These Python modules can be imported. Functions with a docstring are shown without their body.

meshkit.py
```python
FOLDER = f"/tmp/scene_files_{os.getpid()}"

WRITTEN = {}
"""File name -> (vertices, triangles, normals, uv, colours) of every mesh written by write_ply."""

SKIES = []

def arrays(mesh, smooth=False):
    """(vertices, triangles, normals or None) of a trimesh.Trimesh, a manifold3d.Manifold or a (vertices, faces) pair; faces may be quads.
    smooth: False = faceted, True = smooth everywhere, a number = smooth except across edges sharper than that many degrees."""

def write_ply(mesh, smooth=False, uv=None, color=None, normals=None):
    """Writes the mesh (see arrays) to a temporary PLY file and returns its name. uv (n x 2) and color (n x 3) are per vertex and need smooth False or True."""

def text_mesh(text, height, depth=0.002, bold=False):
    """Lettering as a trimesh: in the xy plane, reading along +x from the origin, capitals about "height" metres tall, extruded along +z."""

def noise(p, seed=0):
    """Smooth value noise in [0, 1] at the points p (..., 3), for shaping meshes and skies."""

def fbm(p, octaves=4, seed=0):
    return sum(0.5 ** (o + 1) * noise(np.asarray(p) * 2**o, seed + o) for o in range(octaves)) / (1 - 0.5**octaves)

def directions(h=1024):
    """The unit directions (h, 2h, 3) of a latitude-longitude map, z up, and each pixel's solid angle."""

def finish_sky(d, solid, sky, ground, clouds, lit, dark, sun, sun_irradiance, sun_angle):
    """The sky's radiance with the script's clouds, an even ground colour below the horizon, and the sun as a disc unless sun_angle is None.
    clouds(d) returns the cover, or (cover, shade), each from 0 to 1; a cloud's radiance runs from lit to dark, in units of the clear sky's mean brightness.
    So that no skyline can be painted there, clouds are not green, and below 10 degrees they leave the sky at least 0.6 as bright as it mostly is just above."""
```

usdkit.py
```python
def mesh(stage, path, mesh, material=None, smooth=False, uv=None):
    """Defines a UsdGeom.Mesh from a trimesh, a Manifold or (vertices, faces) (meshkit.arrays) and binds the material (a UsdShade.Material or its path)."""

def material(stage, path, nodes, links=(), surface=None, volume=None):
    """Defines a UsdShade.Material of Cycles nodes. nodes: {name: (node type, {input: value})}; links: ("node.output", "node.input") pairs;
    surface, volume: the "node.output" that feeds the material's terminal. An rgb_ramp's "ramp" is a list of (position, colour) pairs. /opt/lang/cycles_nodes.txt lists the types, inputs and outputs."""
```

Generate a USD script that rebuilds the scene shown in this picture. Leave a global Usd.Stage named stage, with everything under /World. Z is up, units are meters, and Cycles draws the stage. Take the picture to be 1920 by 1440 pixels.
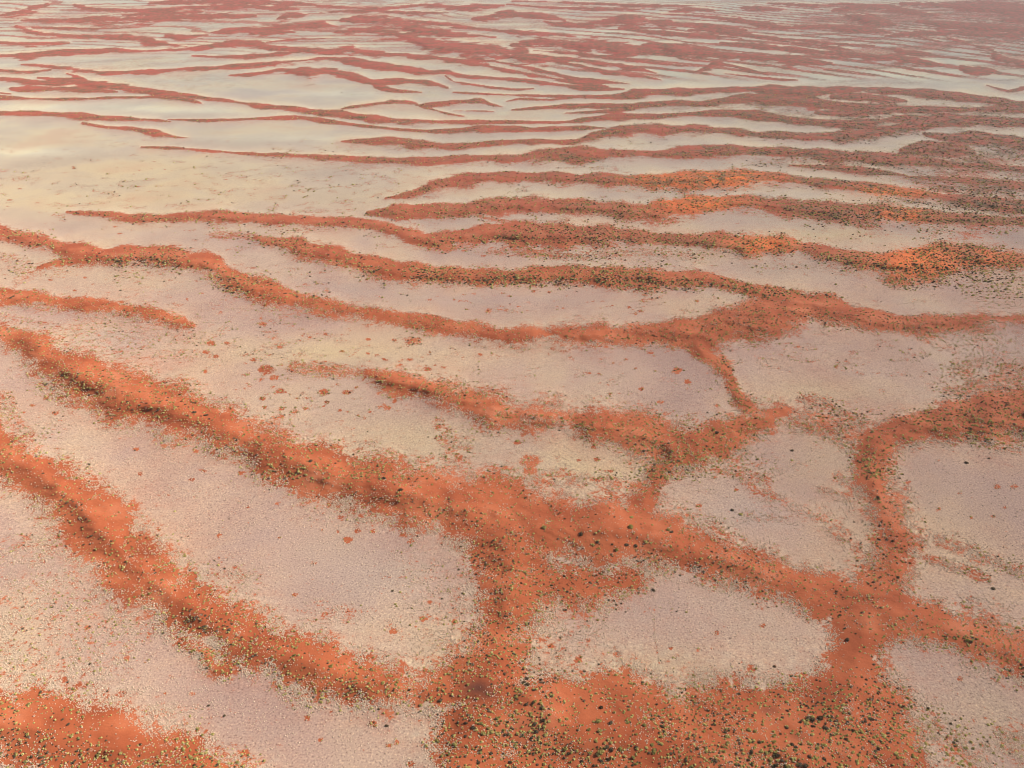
import math, random
import numpy as np
import trimesh
import usdkit, meshkit
from pxr import Usd, UsdGeom, UsdLux, UsdShade, Sdf, Gf, Vt
from scipy.ndimage import gaussian_filter

stage = Usd.Stage.CreateInMemory()
UsdGeom.SetStageUpAxis(stage, UsdGeom.Tokens.z)
UsdGeom.SetStageMetersPerUnit(stage, 1.0)
UsdGeom.Xform.Define(stage, '/World')
UsdGeom.Scope.Define(stage, '/World/Looks')
RNG = np.random.default_rng(7)
random.seed(7)

# ------------------------------------------------------------------ camera, sky, sun, exposure
PW, PH = 1920.0, 1440.0
HFOV = math.radians(60.0)
FPX = (PW / 2) / math.tan(HFOV / 2)
HORIZON_V = -150.0
PITCH = math.atan((PH / 2 - HORIZON_V) / FPX)
CAM_H = 300.0
EXPOSURE = 0.93
SUN_AZ = math.atan2(0.93, 0.36)         # atan2(x, y) of the direction towards the sun
SUN_EL = math.radians(36.0)
SUN_I = 1.25
SKY_S = 0.075

cam = UsdGeom.Camera.Define(stage, '/World/camera')
cam.CreateFocalLengthAttr(36.0 * FPX / PW)
cam.CreateHorizontalApertureAttr(36.0)
cam.CreateVerticalApertureAttr(27.0)
cam.CreateClippingRangeAttr(Gf.Vec2f(1.0, 100000.0))
cam.AddTranslateOp().Set(Gf.Vec3d(0, 0, CAM_H))
cam.AddRotateXOp().Set(90.0 - math.degrees(PITCH))
cam.CreateExposureAttr(EXPOSURE)

sky_m = usdkit.material(stage, '/World/Looks/sky_light', {
    's': ('sky_texture', {'sky_type': 'single_scattering', 'sun_disc': False, 'sun_elevation': SUN_EL, 'sun_rotation': SUN_AZ,
                          'altitude': 1200.0, 'aerosol_density': 1.3}),
    'b': ('background_shader', {'strength': SKY_S})}, [('s.color', 'b.color')], surface='b.background')
dome = UsdLux.DomeLight.Define(stage, '/World/sky')
UsdShade.MaterialBindingAPI.Apply(dome.GetPrim()).Bind(sky_m)
sun = UsdLux.DistantLight.Define(stage, '/World/sun')
sun.CreateNormalizeAttr(True)
sun.CreateIntensityAttr(SUN_I)
sun.CreateAngleAttr(0.5)
sun.CreateColorAttr(Gf.Vec3f(1.0, 0.97, 0.925))
sun.AddRotateZOp().Set(-math.degrees(SUN_AZ))
sun.AddRotateXOp().Set(-(90.0 - math.degrees(SUN_EL)))

def tag(prim, label=None, cat=None, group=None, kind=None):
    for k, v in (('label', label), ('category', cat), ('group', group), ('kind', kind)):
        if v:
            prim.SetCustomDataByKey(k, v)

# ------------------------------------------------------------------ survey helpers: a bearing in the survey photograph to a point on the ground
def rays(u, v):
    x = (np.asarray(u, float) - PW / 2) / FPX
    y = -(np.asarray(v, float) - PH / 2) / FPX
    c, s = math.cos(PITCH), math.sin(PITCH)
    return x, c + y * s, y * c - s       # world x, y, z for unit depth
def metres_per_px(v):
    """(across, along) metres that one survey pixel spans on flat ground"""
    _, ry, rz = rays(PW / 2, v)
    k = CAM_H / -rz
    _, ry2, rz2 = rays(PW / 2, np.asarray(v) + 0.5)
    _, ry1, rz1 = rays(PW / 2, np.asarray(v) - 0.5)
    return k / FPX, ry1 * CAM_H / -rz1 - ry2 * CAM_H / -rz2

# ------------------------------------------------------------------ the dunes, traced: (x, y, width) along each crest
# named dunes: (label, weight, strokes)
DUNES = [
 ('vegetated orange dune cutting across the bottom left corner', [
   [(-160,1310,110),(-60,1335,120),(0,1352,130),(100,1375,150),(200,1400,150),(300,1420,130),(400,1450,100),(520,1520,120)]]),
 ('long orange dune with a bare smooth crest running from the left edge to the bottom junction', [
   [(-200,700,60),(-60,800,70),(0,842,72),(60,880,78),(130,930,92),(180,985,112),(240,1050,125),(320,1115,115),(400,1160,115),(480,1200,112),(600,1250,112),(700,1280,112),(800,1298,105),(880,1300,130)],
   [(345,1205,36),(385,1225,50),(405,1255,42),(430,1240,46)]]),
 ('orange dune starting between two pale flats at the left and ending in the central junction', [
   [(-120,590,40),(0,625,42),(60,645,58),(110,680,78),(170,712,88),(250,742,92),(330,770,92),(400,797,80),(470,825,88),(540,855,92),(620,885,98),(700,905,105),(780,930,110),(850,950,118),(910,980,130)]]),
 ('straight dune arm joining the central junction to the dark-spotted dune at the bottom', [
   [(930,965,155),(955,1040,155),(955,1120,142),(945,1200,145),(925,1260,165),(900,1310,165),(865,1380,140),(870,1460,165)],
   ]),
 ('broad central dune with a large bare orange blowout', [
   [(930,1000,125),(1040,990,128),(1130,995,122),(1220,1005,102),(1300,1028,82),(1380,1058,72),(1460,1084,66),(1540,1106,72),(1620,1116,90)]]),
 ('narrow dune neck linking the central dune to the ridge above it', [
   [(1195,960,60),(1225,915,44),(1240,885,50),(1285,842,74),(1350,815,62),(1420,790,58),(1470,775,42)],
   [(1302,636,38),(1322,668,24),(1356,692,30),(1372,722,22),(1388,752,36),(1430,790,44)]]),
 ('vertical shrub-dotted dune between two pale flats near the right edge', [
   [(1712,790,40),(1664,818,56),(1634,858,74),(1638,905,60),(1656,950,74),(1677,1002,72),(1672,1056,96),(1640,1120,112),(1615,1200,92),(1600,1260,108),(1590,1330,180),(1600,1420,250),(1610,1520,250)]]),
 ('orange dune curving down from the right junction to the right edge', [
   [(1650,1140,105),(1720,1160,72),(1800,1185,72),(1860,1205,74),(1930,1230,80),(2030,1260,90),(2150,1290,90)]]),
 ('wide shrub-covered orange dune filling the bottom right of centre', [
   [(900,1360,160),(1000,1345,170),(1100,1372,235),(1250,1392,225),(1400,1395,235),(1520,1400,240)],
   [(1000,1500,200),(1300,1520,200),(1600,1520,200)]]),
 ('orange dune knoll with a row of shrubs at its foot on the right edge', [
   [(1640,822,50),(1700,803,58),(1760,790,62),(1830,785,78),(1900,775,95),(1990,760,110),(2120,745,110)]]),
 ('low thin orange ridge between two pale flats left of the narrow neck', [
   [(690,700,30),(760,718,50),(830,737,58),(900,757,64),(980,775,66),(1060,787,66),(1140,800,66),(1210,820,70),(1270,838,80)]]),
 ('short orange dune tongue ending on the pale flat at the left', [
   [(-150,535,40),(0,555,36),(80,565,36),(160,572,36),(240,583,40),(310,597,32),(345,607,22),(362,612,10)]]),
 ('long winding dune with a bulging bare lobe at its middle', [
   [(-160,405,26),(-40,428,28),(0,437,27),(80,455,31),(150,475,36),(210,482,36),(270,480,40),(340,488,42),(400,500,37),(440,526,38),(480,543,46),(560,566,42),(640,581,36),(720,594,32),(800,606,34),(880,622,38),(960,632,42),(1020,628,48),(1080,630,52),(1120,628,55),(1180,628,38),(1250,622,40),(1310,622,50),(1370,602,60),(1430,595,66),(1480,577,58),(1530,572,44),(1600,592,38),(1680,607,30),(1760,608,34),(1840,600,34),(1930,602,28),(2100,610,30)],
   [(72,502,8),(120,490,18),(170,485,24)]]),
 ('snaking orange dune with a clump of bushes and a vivid orange end at the right', [
   [(125,398,5),(190,402,13),(240,408,20),(290,411,18),(340,408,17),(400,405,22),(480,411,22),(600,416,20),(680,417,18),(730,430,20),(770,440,26),(810,450,28),(870,443,26),(930,436,30),(990,438,42),(1060,440,46),(1120,442,42),(1170,442,28),(1220,446,22),(1290,450,24),(1350,455,34),(1400,462,40),(1450,460,38),(1500,464,26),(1560,480,32),(1620,490,38),(1680,495,48),(1740,492,60),(1800,480,50),(1860,485,38),(1920,488,26),(2050,485,24)]]),
 ('pinkish dune edged with dark shrubs below the snaking dune', [
   [(480,448,12),(540,460,30),(600,475,42),(660,490,37),(720,506,35),(780,512,32),(840,518,28),(900,520,28),(960,520,27),(1020,514,28),(1080,515,34),(1140,520,42),(1200,523,46),(1260,524,42),(1320,522,32),(1380,535,24),(1440,552,30),(1490,562,40)]]),
 ('orange dune with a glowing orange middle above the snaking dune', [
   [(690,400,8),(740,397,24),(800,394,26),(880,390,29),(960,386,28),(1020,385,28),(1090,388,26),(1150,394,26),(1210,400,33),(1260,392,35),(1320,382,27),(1400,379,23),(1460,386,29),(1530,394,36),(1600,400,40),(1680,402,34),(1740,405,26),(1820,412,22),(1920,416,20),(2050,418,20)]]),
 ('thin orange dune with a vivid orange stretch right of the middle', [
   [(722,372,4),(770,364,14),(810,352,25),(860,340,26),(920,332,21),(980,331,16),(1060,334,19),(1130,336,18),(1200,338,20),(1260,337,26),(1330,335,30),(1400,333,30),(1470,336,18),(1540,344,19),(1610,352,21),(1680,358,21),(1740,366,21),(1810,376,24),(1870,384,28),(1940,392,28),(2060,398,26)]]),
 ('slender dune stripe crossing the width above the vivid orange stretch', [
   [(265,276,4),(330,278,6),(400,284,6),(460,288,6),(500,291,9),(560,293,11),(640,297,12),(720,301,13),(780,303,14),(850,299,14),(920,296,14),(970,298,20),(1030,292,26),(1090,288,25),(1150,288,18),(1230,289,17),(1310,284,21),(1400,283,20),(1470,285,18),(1540,290,21),(1620,296,20),(1700,300,18),(1780,308,12),(1860,313,12),(1930,318,10),(2050,322,10)],
   [(1690,282,12),(1740,278,25),(1800,280,22),(1825,287,8)]]),
]
FAINT = [(1.0, [(970,1085,105),(1050,1098,104),(1120,1102,84),(1190,1086,52)]), (0.62, [(550,690,24),(600,692,26),(650,696,20),(700,702,22)]), (0.6, [(1470,790,50),(1530,792,50),(1600,810,50),(1640,830,50)]), (0.5, [(1500,745,24),(1560,765,26),(1620,800,28)]),
 (0.55, [(1780,735,28),(1850,722,40),(1930,702,60),(2050,690,60)]), (0.5, [(1755,1012,18),(1800,1025,26),(1860,1050,22),(1925,1078,22)]), (0.55, [(1725,1045,14),(1800,1066,24),(1850,1084,22)]),
 (0.55, [(395,440,12),(440,443,18),(480,447,20)]), (0.6, [(960,465,18),(1020,478,16),(1080,480,12)]), (0.45, [(1090,475,10),(1180,478,16),(1300,478,14)]), (0.6, [(895,405,6),(930,412,8),(960,418,8)]),
 (0.55, [(1228,1140,3),(1226,1180,3),(1231,1220,3),(1235,1245,3)]), (0.5, [(1330,820,26),(1400,905,24),(1470,940,28),(1560,985,40),(1620,1040,50)]), (0.55, [(1570,895,26),(1600,920,22),(1625,945,22)]), (0.6, [(1540,920,20),(1600,930,22)]),
 (0.5, [(1000,905,30),(1080,900,34),(1150,905,34),(1200,925,34)]), (0.5, [(820,790,24),(845,830,34),(860,870,40)]), (0.55, [(630,945,30),(720,955,36),(790,970,36)]), (0.5, [(1260,880,20),(1330,880,20),(1440,900,26)]),
 (0.5, [(10,745,24),(20,790,30),(60,815,20)]), (0.45, [(40,1010,18),(90,1030,20),(60,1060,24)]), (0.45, [(0,590,14),(50,600,18),(150,625,24)]), (0.4, [(0,480,20),(60,500,24),(30,530,20)])]
FAR = [
 # between y 160 and 340
 [(640,265,4),(690,265,12),(740,265,16),(790,272,14),(850,274,9),(900,271,10),(960,266,9),(1020,265,8),(1075,266,9),(1110,256,13),(1150,246,16),(1200,243,21),(1260,243,19),(1320,243,14),(1380,248,12),(1440,254,14),(1520,257,16),(1600,254,18),(1660,244,19),(1720,234,21),(1780,228,13),(1850,232,12),(1930,236,10),(2050,240,10)],
 [(-120,208,8),(0,212,9),(60,213,10),(150,217,10),(210,223,9),(280,225,8),(320,228,4)],
 [(315,224,4),(400,226,6),(480,224,7),(540,220,8),(600,225,7),(650,232,5),(700,238,5),(780,245,5),(840,246,8),(900,242,11),(960,241,9),(1000,243,8),(1050,241,10),(1100,240,7),(1135,240,4)],
 [(70,146,5),(110,149,6),(150,154,11),(190,160,17),(230,165,14),(280,171,10),(340,178,8),(380,184,8),(430,190,7),(480,198,8),(540,203,10),(600,210,11),(660,216,11),(720,225,14),(780,228,12),(850,229,7),(960,229,5),(1050,230,5),(1100,224,8),(1160,219,12),(1240,218,10),(1310,213,10),(1380,212,12),(1440,219,14),(1500,228,14),(1600,232,18),(1680,226,18),(1740,224,13),(1800,222,14),(1860,225,14),(1930,230,13)],
 [(155,231,9),(200,239,7),(250,242,9),(290,250,13),(330,257,4),(352,258,2)],
 [(960,206,4),(1020,202,7),(1080,198,9),(1140,199,8),(1200,198,10),(1260,193,12),(1310,195,10),(1350,190,10),(1400,184,13),(1440,186,13),(1500,190,16),(1560,196,14),(1660,204,14),(1780,206,12),(1880,205,11),(2000,210,10)],
 [(950,178,7),(1020,180,6),(1100,182,6),(1150,182,8),(1190,176,14),(1250,172,13),(1320,170,10),(1400,167,8),(1440,167,13),(1500,171,16),(1560,170,13),(1620,167,9),(1680,172,12),(1740,177,15),(1800,182,15),(1860,190,16),(1930,196,13),(2050,200,12)],
 [(1060,212,3),(1100,211,5),(1150,208,6),(1190,205,5)], [(1530,212,14),(1600,215,16),(1650,212,10),(1680,209,4)], [(1560,181,20),(1640,186,16),(1700,190,10)],
 [(1730,250,8),(1780,258,14),(1840,258,18),(1900,265,18),(1940,278,26)], [(1860,312,10),(1930,320,13)], [(1700,332,7),(1780,335,10),(1850,342,13),(1930,350,14)], [(1480,310,7),(1560,315,10),(1640,322,12),(1700,330,7)],
 [(640,204,4),(680,198,8),(760,193,11),(800,203,6),(840,213,4),(870,218,3)], [(780,198,9),(830,195,11),(860,192,10),(900,190,10),(925,197,5),(942,200,2)], [(950,190,2),(980,185,4),(1030,187,4),(1140,178,5)],
 [(-100,180,6),(0,183,7),(80,186,5),(150,186,6),(220,183,5),(300,183,5),(350,188,11),(378,194,5)], [(0,174,4),(20,176,3)], [(20,166,9),(100,168,13),(170,170,13),(220,172,9)], [(-90,150,8),(0,148,7),(60,154,9),(110,157,9),(170,160,8)],
 [(850,208,2),(900,208,2),(925,209,2)],
 # top left
 [(-100,108,8),(0,105,7),(60,102,9),(120,98,9),(200,96,9),(260,97,7),(330,93,6),(400,87,9),(440,83,11),(480,83,11),(510,90,9),(560,94,9),(610,98,13),(660,95,14),(700,100,8),(760,104,7),(830,110,8),(900,122,8),(960,134,7),(1020,145,7),(1080,155,7),(1140,162,4)],
 [(30,50,14),(60,60,9),(90,65,7),(160,69,7),(230,70,9),(270,75,11),(310,83,8),(350,88,7)], [(60,52,5),(120,53,4),(180,54,3),(260,51,3)], [(40,38,8),(120,39,8),(200,38,11),(280,34,13),(340,33,10),(400,30,10),(480,30,9)],
 [(-60,132,6),(0,133,5),(50,135,6),(95,131,7)], [(40,121,4),(90,124,7),(140,132,10),(200,137,8),(260,135,7),(320,132,7),(400,127,7),(480,122,8),(540,117,9),(600,112,10),(650,112,10),(690,120,12),(740,126,10),(790,135,10),(840,138,9),(890,146,9),(960,149,7),(1040,158,7),(1100,165,6),(1170,167,4)],
 [(125,138,6),(150,146,7),(165,152,7)], [(430,141,4),(480,139,7),(530,132,8),(580,138,19),(610,134,13),(660,143,12),(700,154,11),(760,152,9),(810,156,8),(840,165,9)], [(695,155,11),(720,165,9),(745,170,5),(790,173,3)], [(835,142,7),(850,153,7),(880,158,5),(960,168,4),(1000,166,4)], [(850,173,4),(900,176,4),(950,178,6)],
 [(360,105,5),(420,107,6),(480,105,8),(530,101,8),(580,95,7)], [(310,68,10),(350,70,12),(390,66,8)], [(395,62,8),(450,58,12),(490,58,13),(540,50,12),(600,48,12),(632,50,6)], [(140,10,12),(160,15,7),(180,17,5),(260,20,5),(320,18,7),(380,14,9),(480,14,11),(560,17,6)],
 [(280,6,8),(360,4,9),(480,5,11),(560,8,7),(640,14,5),(720,16,5),(800,9,5),(840,14,9),(900,13,11),(945,10,6)], [(230,29,8),(300,26,8),(380,22,8)], [(0,30,10),(40,24,12),(90,8,10)], [(0,80,10),(60,82,7),(130,80,6)],
 # top middle
 [(500,79,5),(560,74,4),(620,72,3)], [(520,36,8),(545,31,13),(575,28,9)], [(640,38,12),(690,38,17),(740,45,21),(780,55,17),(830,62,14),(870,66,10),(930,70,8)], [(630,60,12),(680,58,13),(720,60,14),(770,70,13),(800,84,20),(850,92,31),(900,98,35),(940,100,26),(980,105,30),(1010,109,20),(1040,112,13),(1090,115,10),(1140,121,10),(1180,126,8),(1230,137,7)],
 [(700,76,8),(760,73,12)], [(760,40,5),(800,42,6),(860,50,8),(900,55,5),(960,60,7),(1000,64,11),(1040,65,8),(1080,69,4)], [(885,35,9),(920,33,12),(955,26,12),(1020,32,12),(1060,38,9)],
 [(600,24,5),(680,20,6),(760,24,6),(840,24,4)], [(960,85,15),(1010,82,14),(1060,82,18),(1110,85,24),(1160,92,22),(1200,92,14),(1240,98,7),(1290,112,4),(1340,117,4)], [(1205,84,10),(1240,88,14),(1280,95,23),(1320,97,16),(1360,103,10),(1400,104,8),(1440,109,13),(1500,113,13),(1560,119,8)],
 [(1000,95,5),(1060,99,6),(1100,103,8),(1180,112,7),(1240,120,5),(1310,125,5)], [(880,108,3),(960,121,5),(1010,132,6),(1060,144,6),(1110,151,6),(1180,157,3)], [(1040,114,8),(1100,127,8),(1160,139,8),(1210,145,8),(1240,150,4)], [(1300,136,10),(1325,130,12),(1345,119,8),(1400,130,5),(1440,140,4)], [(1360,138,3),(1440,147,4),(1490,150,5)],
 [(1020,40,6),(1045,46,8),(1100,47,10),(1140,40,12),(1175,38,20),(1220,43,14),(1280,47,9),(1340,50,8),(1400,57,7)], [(1160,53,7),(1210,60,6),(1270,63,7),(1320,67,6),(1390,72,5)], [(1290,57,9),(1340,57,10),(1400,65,8),(1440,71,8),(1500,76,7),(1560,82,6),(1640,86,5)],
 [(950,8,5),(1040,15,5),(1120,17,6),(1200,18,5)], [(960,2,4),(1060,5,4),(1180,10,5),(1300,11,5)], [(1255,22,4),(1300,18,8),(1340,20,5)], [(1390,15,7),(1430,17,9),(1470,17,5)], [(1240,26,4),(1340,33,5),(1400,42,9),(1440,48,9),(1500,53,8)], [(1350,80,5),(1400,84,8),(1440,88,9),(1500,93,7),(1560,100,7),(1640,105,12),(1700,112,13),(1770,122,8)], [(1390,112,9),(1420,105,10)],
 # top right
 [(1585,30,8),(1610,33,14),(1640,39,18),(1680,46,6)], [(1490,50,7),(1560,53,10),(1620,55,12),(1670,61,7)], [(1440,74,6),(1540,86,6),(1600,94,5)], [(1670,92,5),(1700,98,9),(1745,101,7)], [(1775,70,6),(1810,82,9),(1860,95,8),(1872,110,13),(1930,122,14)], [(1800,124,9),(1822,133,15),(1865,134,10)], [(1850,160,5),(1890,171,7),(1930,163,8)], 
 [(1545,130,4),(1640,143,4)], [(1700,129,4),(1800,143,5)], [(1440,146,3),(1495,150,4)], [(1620,105,8),(1560,108,6),(1500,105,3)], [(1560,20,9),(1620,14,12),(1700,20,10),(1760,30,9)], [(1720,40,12),(1800,48,14),(1930,56,16)], [(1690,8,12),(1800,12,18),(1930,20,26)], [(1660,68,7),(1740,62,10),(1840,64,10),(1930,68,8)], [(1880,38,14),(1930,36,20)], [(1440,6,6),(1520,10,6),(1600,7,7)], [(1760,78,7),(1690,62,8)],
]
CIRCLES = [(163,1178,16),(275,1172,9),(122,1273,11),(230,1299,18),(322,1271,10),(310,1300,10),(360,1300,14),(238,1237,9),(217,1132,12),(460,1412,18),(806,1130,11),(793,1160,15),(737,1185,14),(700,1357,20),(730,1397,13),(744,1391,12),(771,1432,18),(601,1387,8),(577,1345,10),(553,1115,10),(852,1165,12),
 (1103,1200,10),(1156,1227,18),(1152,1215,10),(1257,1215,12),(1309,1218,12),(1258,1145,8),(1033,1212,18),(1047,1232,14),(1430,1173,10),(1085,1235,20),(1410,1253,20),(1103,1174,9),(1525,1154,16),(1800,1273,11),(255,842,12),(308,836,12),(366,845,11),(263,888,10),(382,883,12),(453,886,13),(360,899,11),(298,992,13),(60,760,10),(103,775,13),(86,747,10),(170,765,9),(45,773,7),(25,755,8),(110,1008,11),
 (526,733,20),(573,746,12),(605,735,24),(650,736,16),(613,754,12),(492,748,14),(496,764,12),(529,766,14),(573,766,12),(554,773,14),(527,780,14),(638,769,9),(726,765,12),(684,783,8),(822,801,14),(617,948,15),(637,970,14),(677,968,16),(633,997,8),(670,995,10),(700,996,11),(652,1012,14),(756,1002,13),(771,1015,15),(949,878,10),
 (995,864,32),(995,882,24),(970,830,12),(1085,863,10),(1113,838,12),(1118,862,16),(1145,884,14),(1203,729,12),(1143,738,12),(1238,754,14),(1345,760,18),(1340,895,12),(1310,948,10),(1380,919,10),(1703,904,12),(1696,916,13),(1760,955,14),(1760,863,8),(1870,912,14),(1902,912,16),(1814,849,8),(1866,838,7),
 (395,643,22),(425,643,14),(387,660,14),(405,668,12),(474,675,14),(385,697,12),(351,561,8),(444,557,7),(417,568,7),(445,651,6),(492,608,16),(567,617,9),(582,633,6),(505,623,9),(610,626,9),(514,633,9),(525,650,14),(500,693,26),(514,708,16),(740,637,14),(690,636,10),(775,639,34),(641,659,10),(805,659,9),(768,674,14),(832,688,12),(800,692,18),(900,665,10),(750,684,10),(888,550,8),(870,553,7),(875,580,9),(915,584,14),(950,581,12),(862,564,8),(942,550,7),
 (1063,556,8),(1030,548,9),(1000,546,8),(1112,565,8),(1206,563,8),(1286,566,9),(1307,564,14),(1075,674,8),(1036,654,8),(1220,661,12),(1150,681,8),(1105,700,8),(1270,695,22),(1290,716,16),(1125,718,10),(870,470,10),(905,480,12),(920,465,8),(217,425,7),(225,437,9),(160,520,8),(95,525,9),(175,532,7),(140,545,10),(1700,630,10),(1740,642,10),(1705,655,10),(1770,652,8),(1500,650,10)]

# ------------------------------------------------------------------ survey grid over the desert, closer rows near the camera
US = np.concatenate([np.arange(-420, -40, 8.0), np.arange(-40, 1960, 2.5), np.arange(1960, 2345, 8.0)])
VS = np.concatenate([np.array([-143, -141, -138.5, -136, -133]), np.arange(-130, -30, 4.0), np.arange(-30, 0, 2.5), np.arange(0, 270, 1.25), np.arange(270, 420, 1.75), np.arange(420, 1460, 2.5), np.arange(1460, 1800, 8.0)])
U, V = np.meshgrid(US, VS)
NR, NC = U.shape
MX, MY = metres_per_px(VS)
rx, ry, rz = rays(U, V)
K = CAM_H / -rz
X0, Y0 = rx * K, ry * K
P0 = np.stack([X0, Y0, np.zeros_like(X0)], -1)
edge = meshkit.fbm(P0 / np.array([30.0, 30.0, 1]), 4, 3) - 0.5
edge2 = meshkit.fbm(P0 / np.array([90.0, 140.0, 1]), 3, 11) - 0.5
far_w = np.clip((420 - V) / 300, 0, 1)

vegn = meshkit.fbm(P0 / np.array([38.0, 38.0, 1]), 4, 51)
sand = np.zeros_like(U)
clean = np.full_like(U, -99.0)
ident = np.full(U.shape, -1, int)
hgt = np.zeros_like(U)
lee = np.zeros_like(U)
blush = np.zeros_like(U)
toe = np.zeros_like(U)          # nearness to a dune's foot

def smooth_line(pts):
    p = np.array(pts, float)
    if len(p) < 3:
        n = 4
        return np.array([p[0] + (p[-1] - p[0]) * t for t in np.linspace(0, 1, n)])
    q = np.vstack([2 * p[0] - p[1], p, 2 * p[-1] - p[-2]])
    out = []
    for i in range(1, len(q) - 2):
        for t in (0, 1 / 3, 2 / 3):
            a, b, c, d = q[i - 1], q[i], q[i + 1], q[i + 2]
            out.append(0.5 * (2 * b + (c - a) * t + (2 * a - 5 * b + 4 * c - d) * t * t + (3 * b - a - 3 * c + d) * t ** 3))
    out.append(p[-1])
    out = np.array(out)
    out[:, 2] = np.maximum(out[:, 2], 1.5)
    return out

def lay(pts, k, weight=1.0, relief=1.0, rough=1.0):
    line = smooth_line(pts)
    wob = 1 + 0.16 * np.sin(np.arange(len(line)) * 1.7 + k) * (line[:, 2] > 6)
    line[:, 2] *= wob
    for a, b in zip(line[:-1], line[1:]):
        r = max(a[2], b[2]) / 2
        reach = 2.6 * r + 6
        c0, c1 = np.searchsorted(US, [min(a[0], b[0]) - reach, max(a[0], b[0]) + reach])
        r0, r1 = np.searchsorted(VS, [min(a[1], b[1]) - reach, max(a[1], b[1]) + reach])
        if c1 <= c0 or r1 <= r0:
            continue
        s = np.s_[r0:r1, c0:c1]
        u, v = U[s], V[s]
        ab = b[:2] - a[:2]
        L2 = max(ab @ ab, 1e-6)
        t = np.clip(((u - a[0]) * ab[0] + (v - a[1]) * ab[1]) / L2, 0, 1)
        d = np.hypot(u - a[0] - t * ab[0], v - a[1] - t * ab[1])
        rr = (a[2] + (b[2] - a[2]) * t) / 2
        below = v - a[1] - t * ab[1] > 0
        amp = np.minimum(1.25 * rr, 38) * rough * (1 + 0.9 * np.clip((300 - v) / 200, 0, 1)) * np.where(below, 1.15, np.clip(0.55 + (v - 560) / 500, 0.55, 1.15))
        soft = np.clip(0.50 * rr, 1.2, 24) * np.where(below, 1.15, np.clip(0.6 + (v - 560) / 500, 0.6, 1.1))
        soft = soft * (0.45 + 1.3 * vegn[s]) * np.clip(0.55 + (v - 150) / 500, 0.55, 1)
        m = np.clip((rr - d + edge[s] * amp + edge2[s] * amp * 1.1) / soft * 0.5 + 0.5, 0, 1) * weight
        sand[s] = np.maximum(sand[s], m)
        cl = (rr - d) / np.maximum(rr, 1) + edge[s] * 0.5
        if k >= 0:
            up = cl > clean[s]
            clean[s] = np.where(up, cl, clean[s])
            ident[s] = np.where(up, k, ident[s])
        near_foot = np.exp(-np.maximum(d - rr, 0) / (0.5 * rr + 2)) * weight
        toe[s] = np.maximum(toe[s], near_foot * np.where(below, 0.25, 1.0))
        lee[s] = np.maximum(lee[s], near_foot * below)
        blush[s] = np.maximum(blush[s], np.exp(-np.maximum(d - rr, 0) / (0.55 * rr + 5)) * weight * (1 - 0.45 * (v < 400) * (1 - below)))
        if relief:
            n = np.array([-ab[1], ab[0]]) / math.sqrt(L2)
            vm = (a[1] + b[1]) / 2
            mx, my = np.interp(vm, VS, MX), np.interp(vm, VS, MY)
            wide = 2 * r * math.hypot(n[0] * mx, n[1] * my)
            view = math.atan2(CAM_H, max(np.interp(vm, VS, Y0[:, NC // 2]), 1))
            top = min(0.070 * wide, 0.22 * view * wide, 9.0) * relief * weight * (0.68 if vm < 640 else 1.0)
            h = top * (0.68 * np.exp(-(d / (1.0 * rr + 0.5)) ** 2) + 0.32 * np.exp(-(d / (0.32 * rr + 0.5)) ** 1.5))
            hgt[s] = (hgt[s] ** 5 + h ** 5) ** 0.2
for k, (label, strokes) in enumerate(DUNES):
    for st in strokes:
        lay(st, k)
for w, st in FAINT:
    lay(st, -1, w, 0.3, 1.3)
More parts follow.
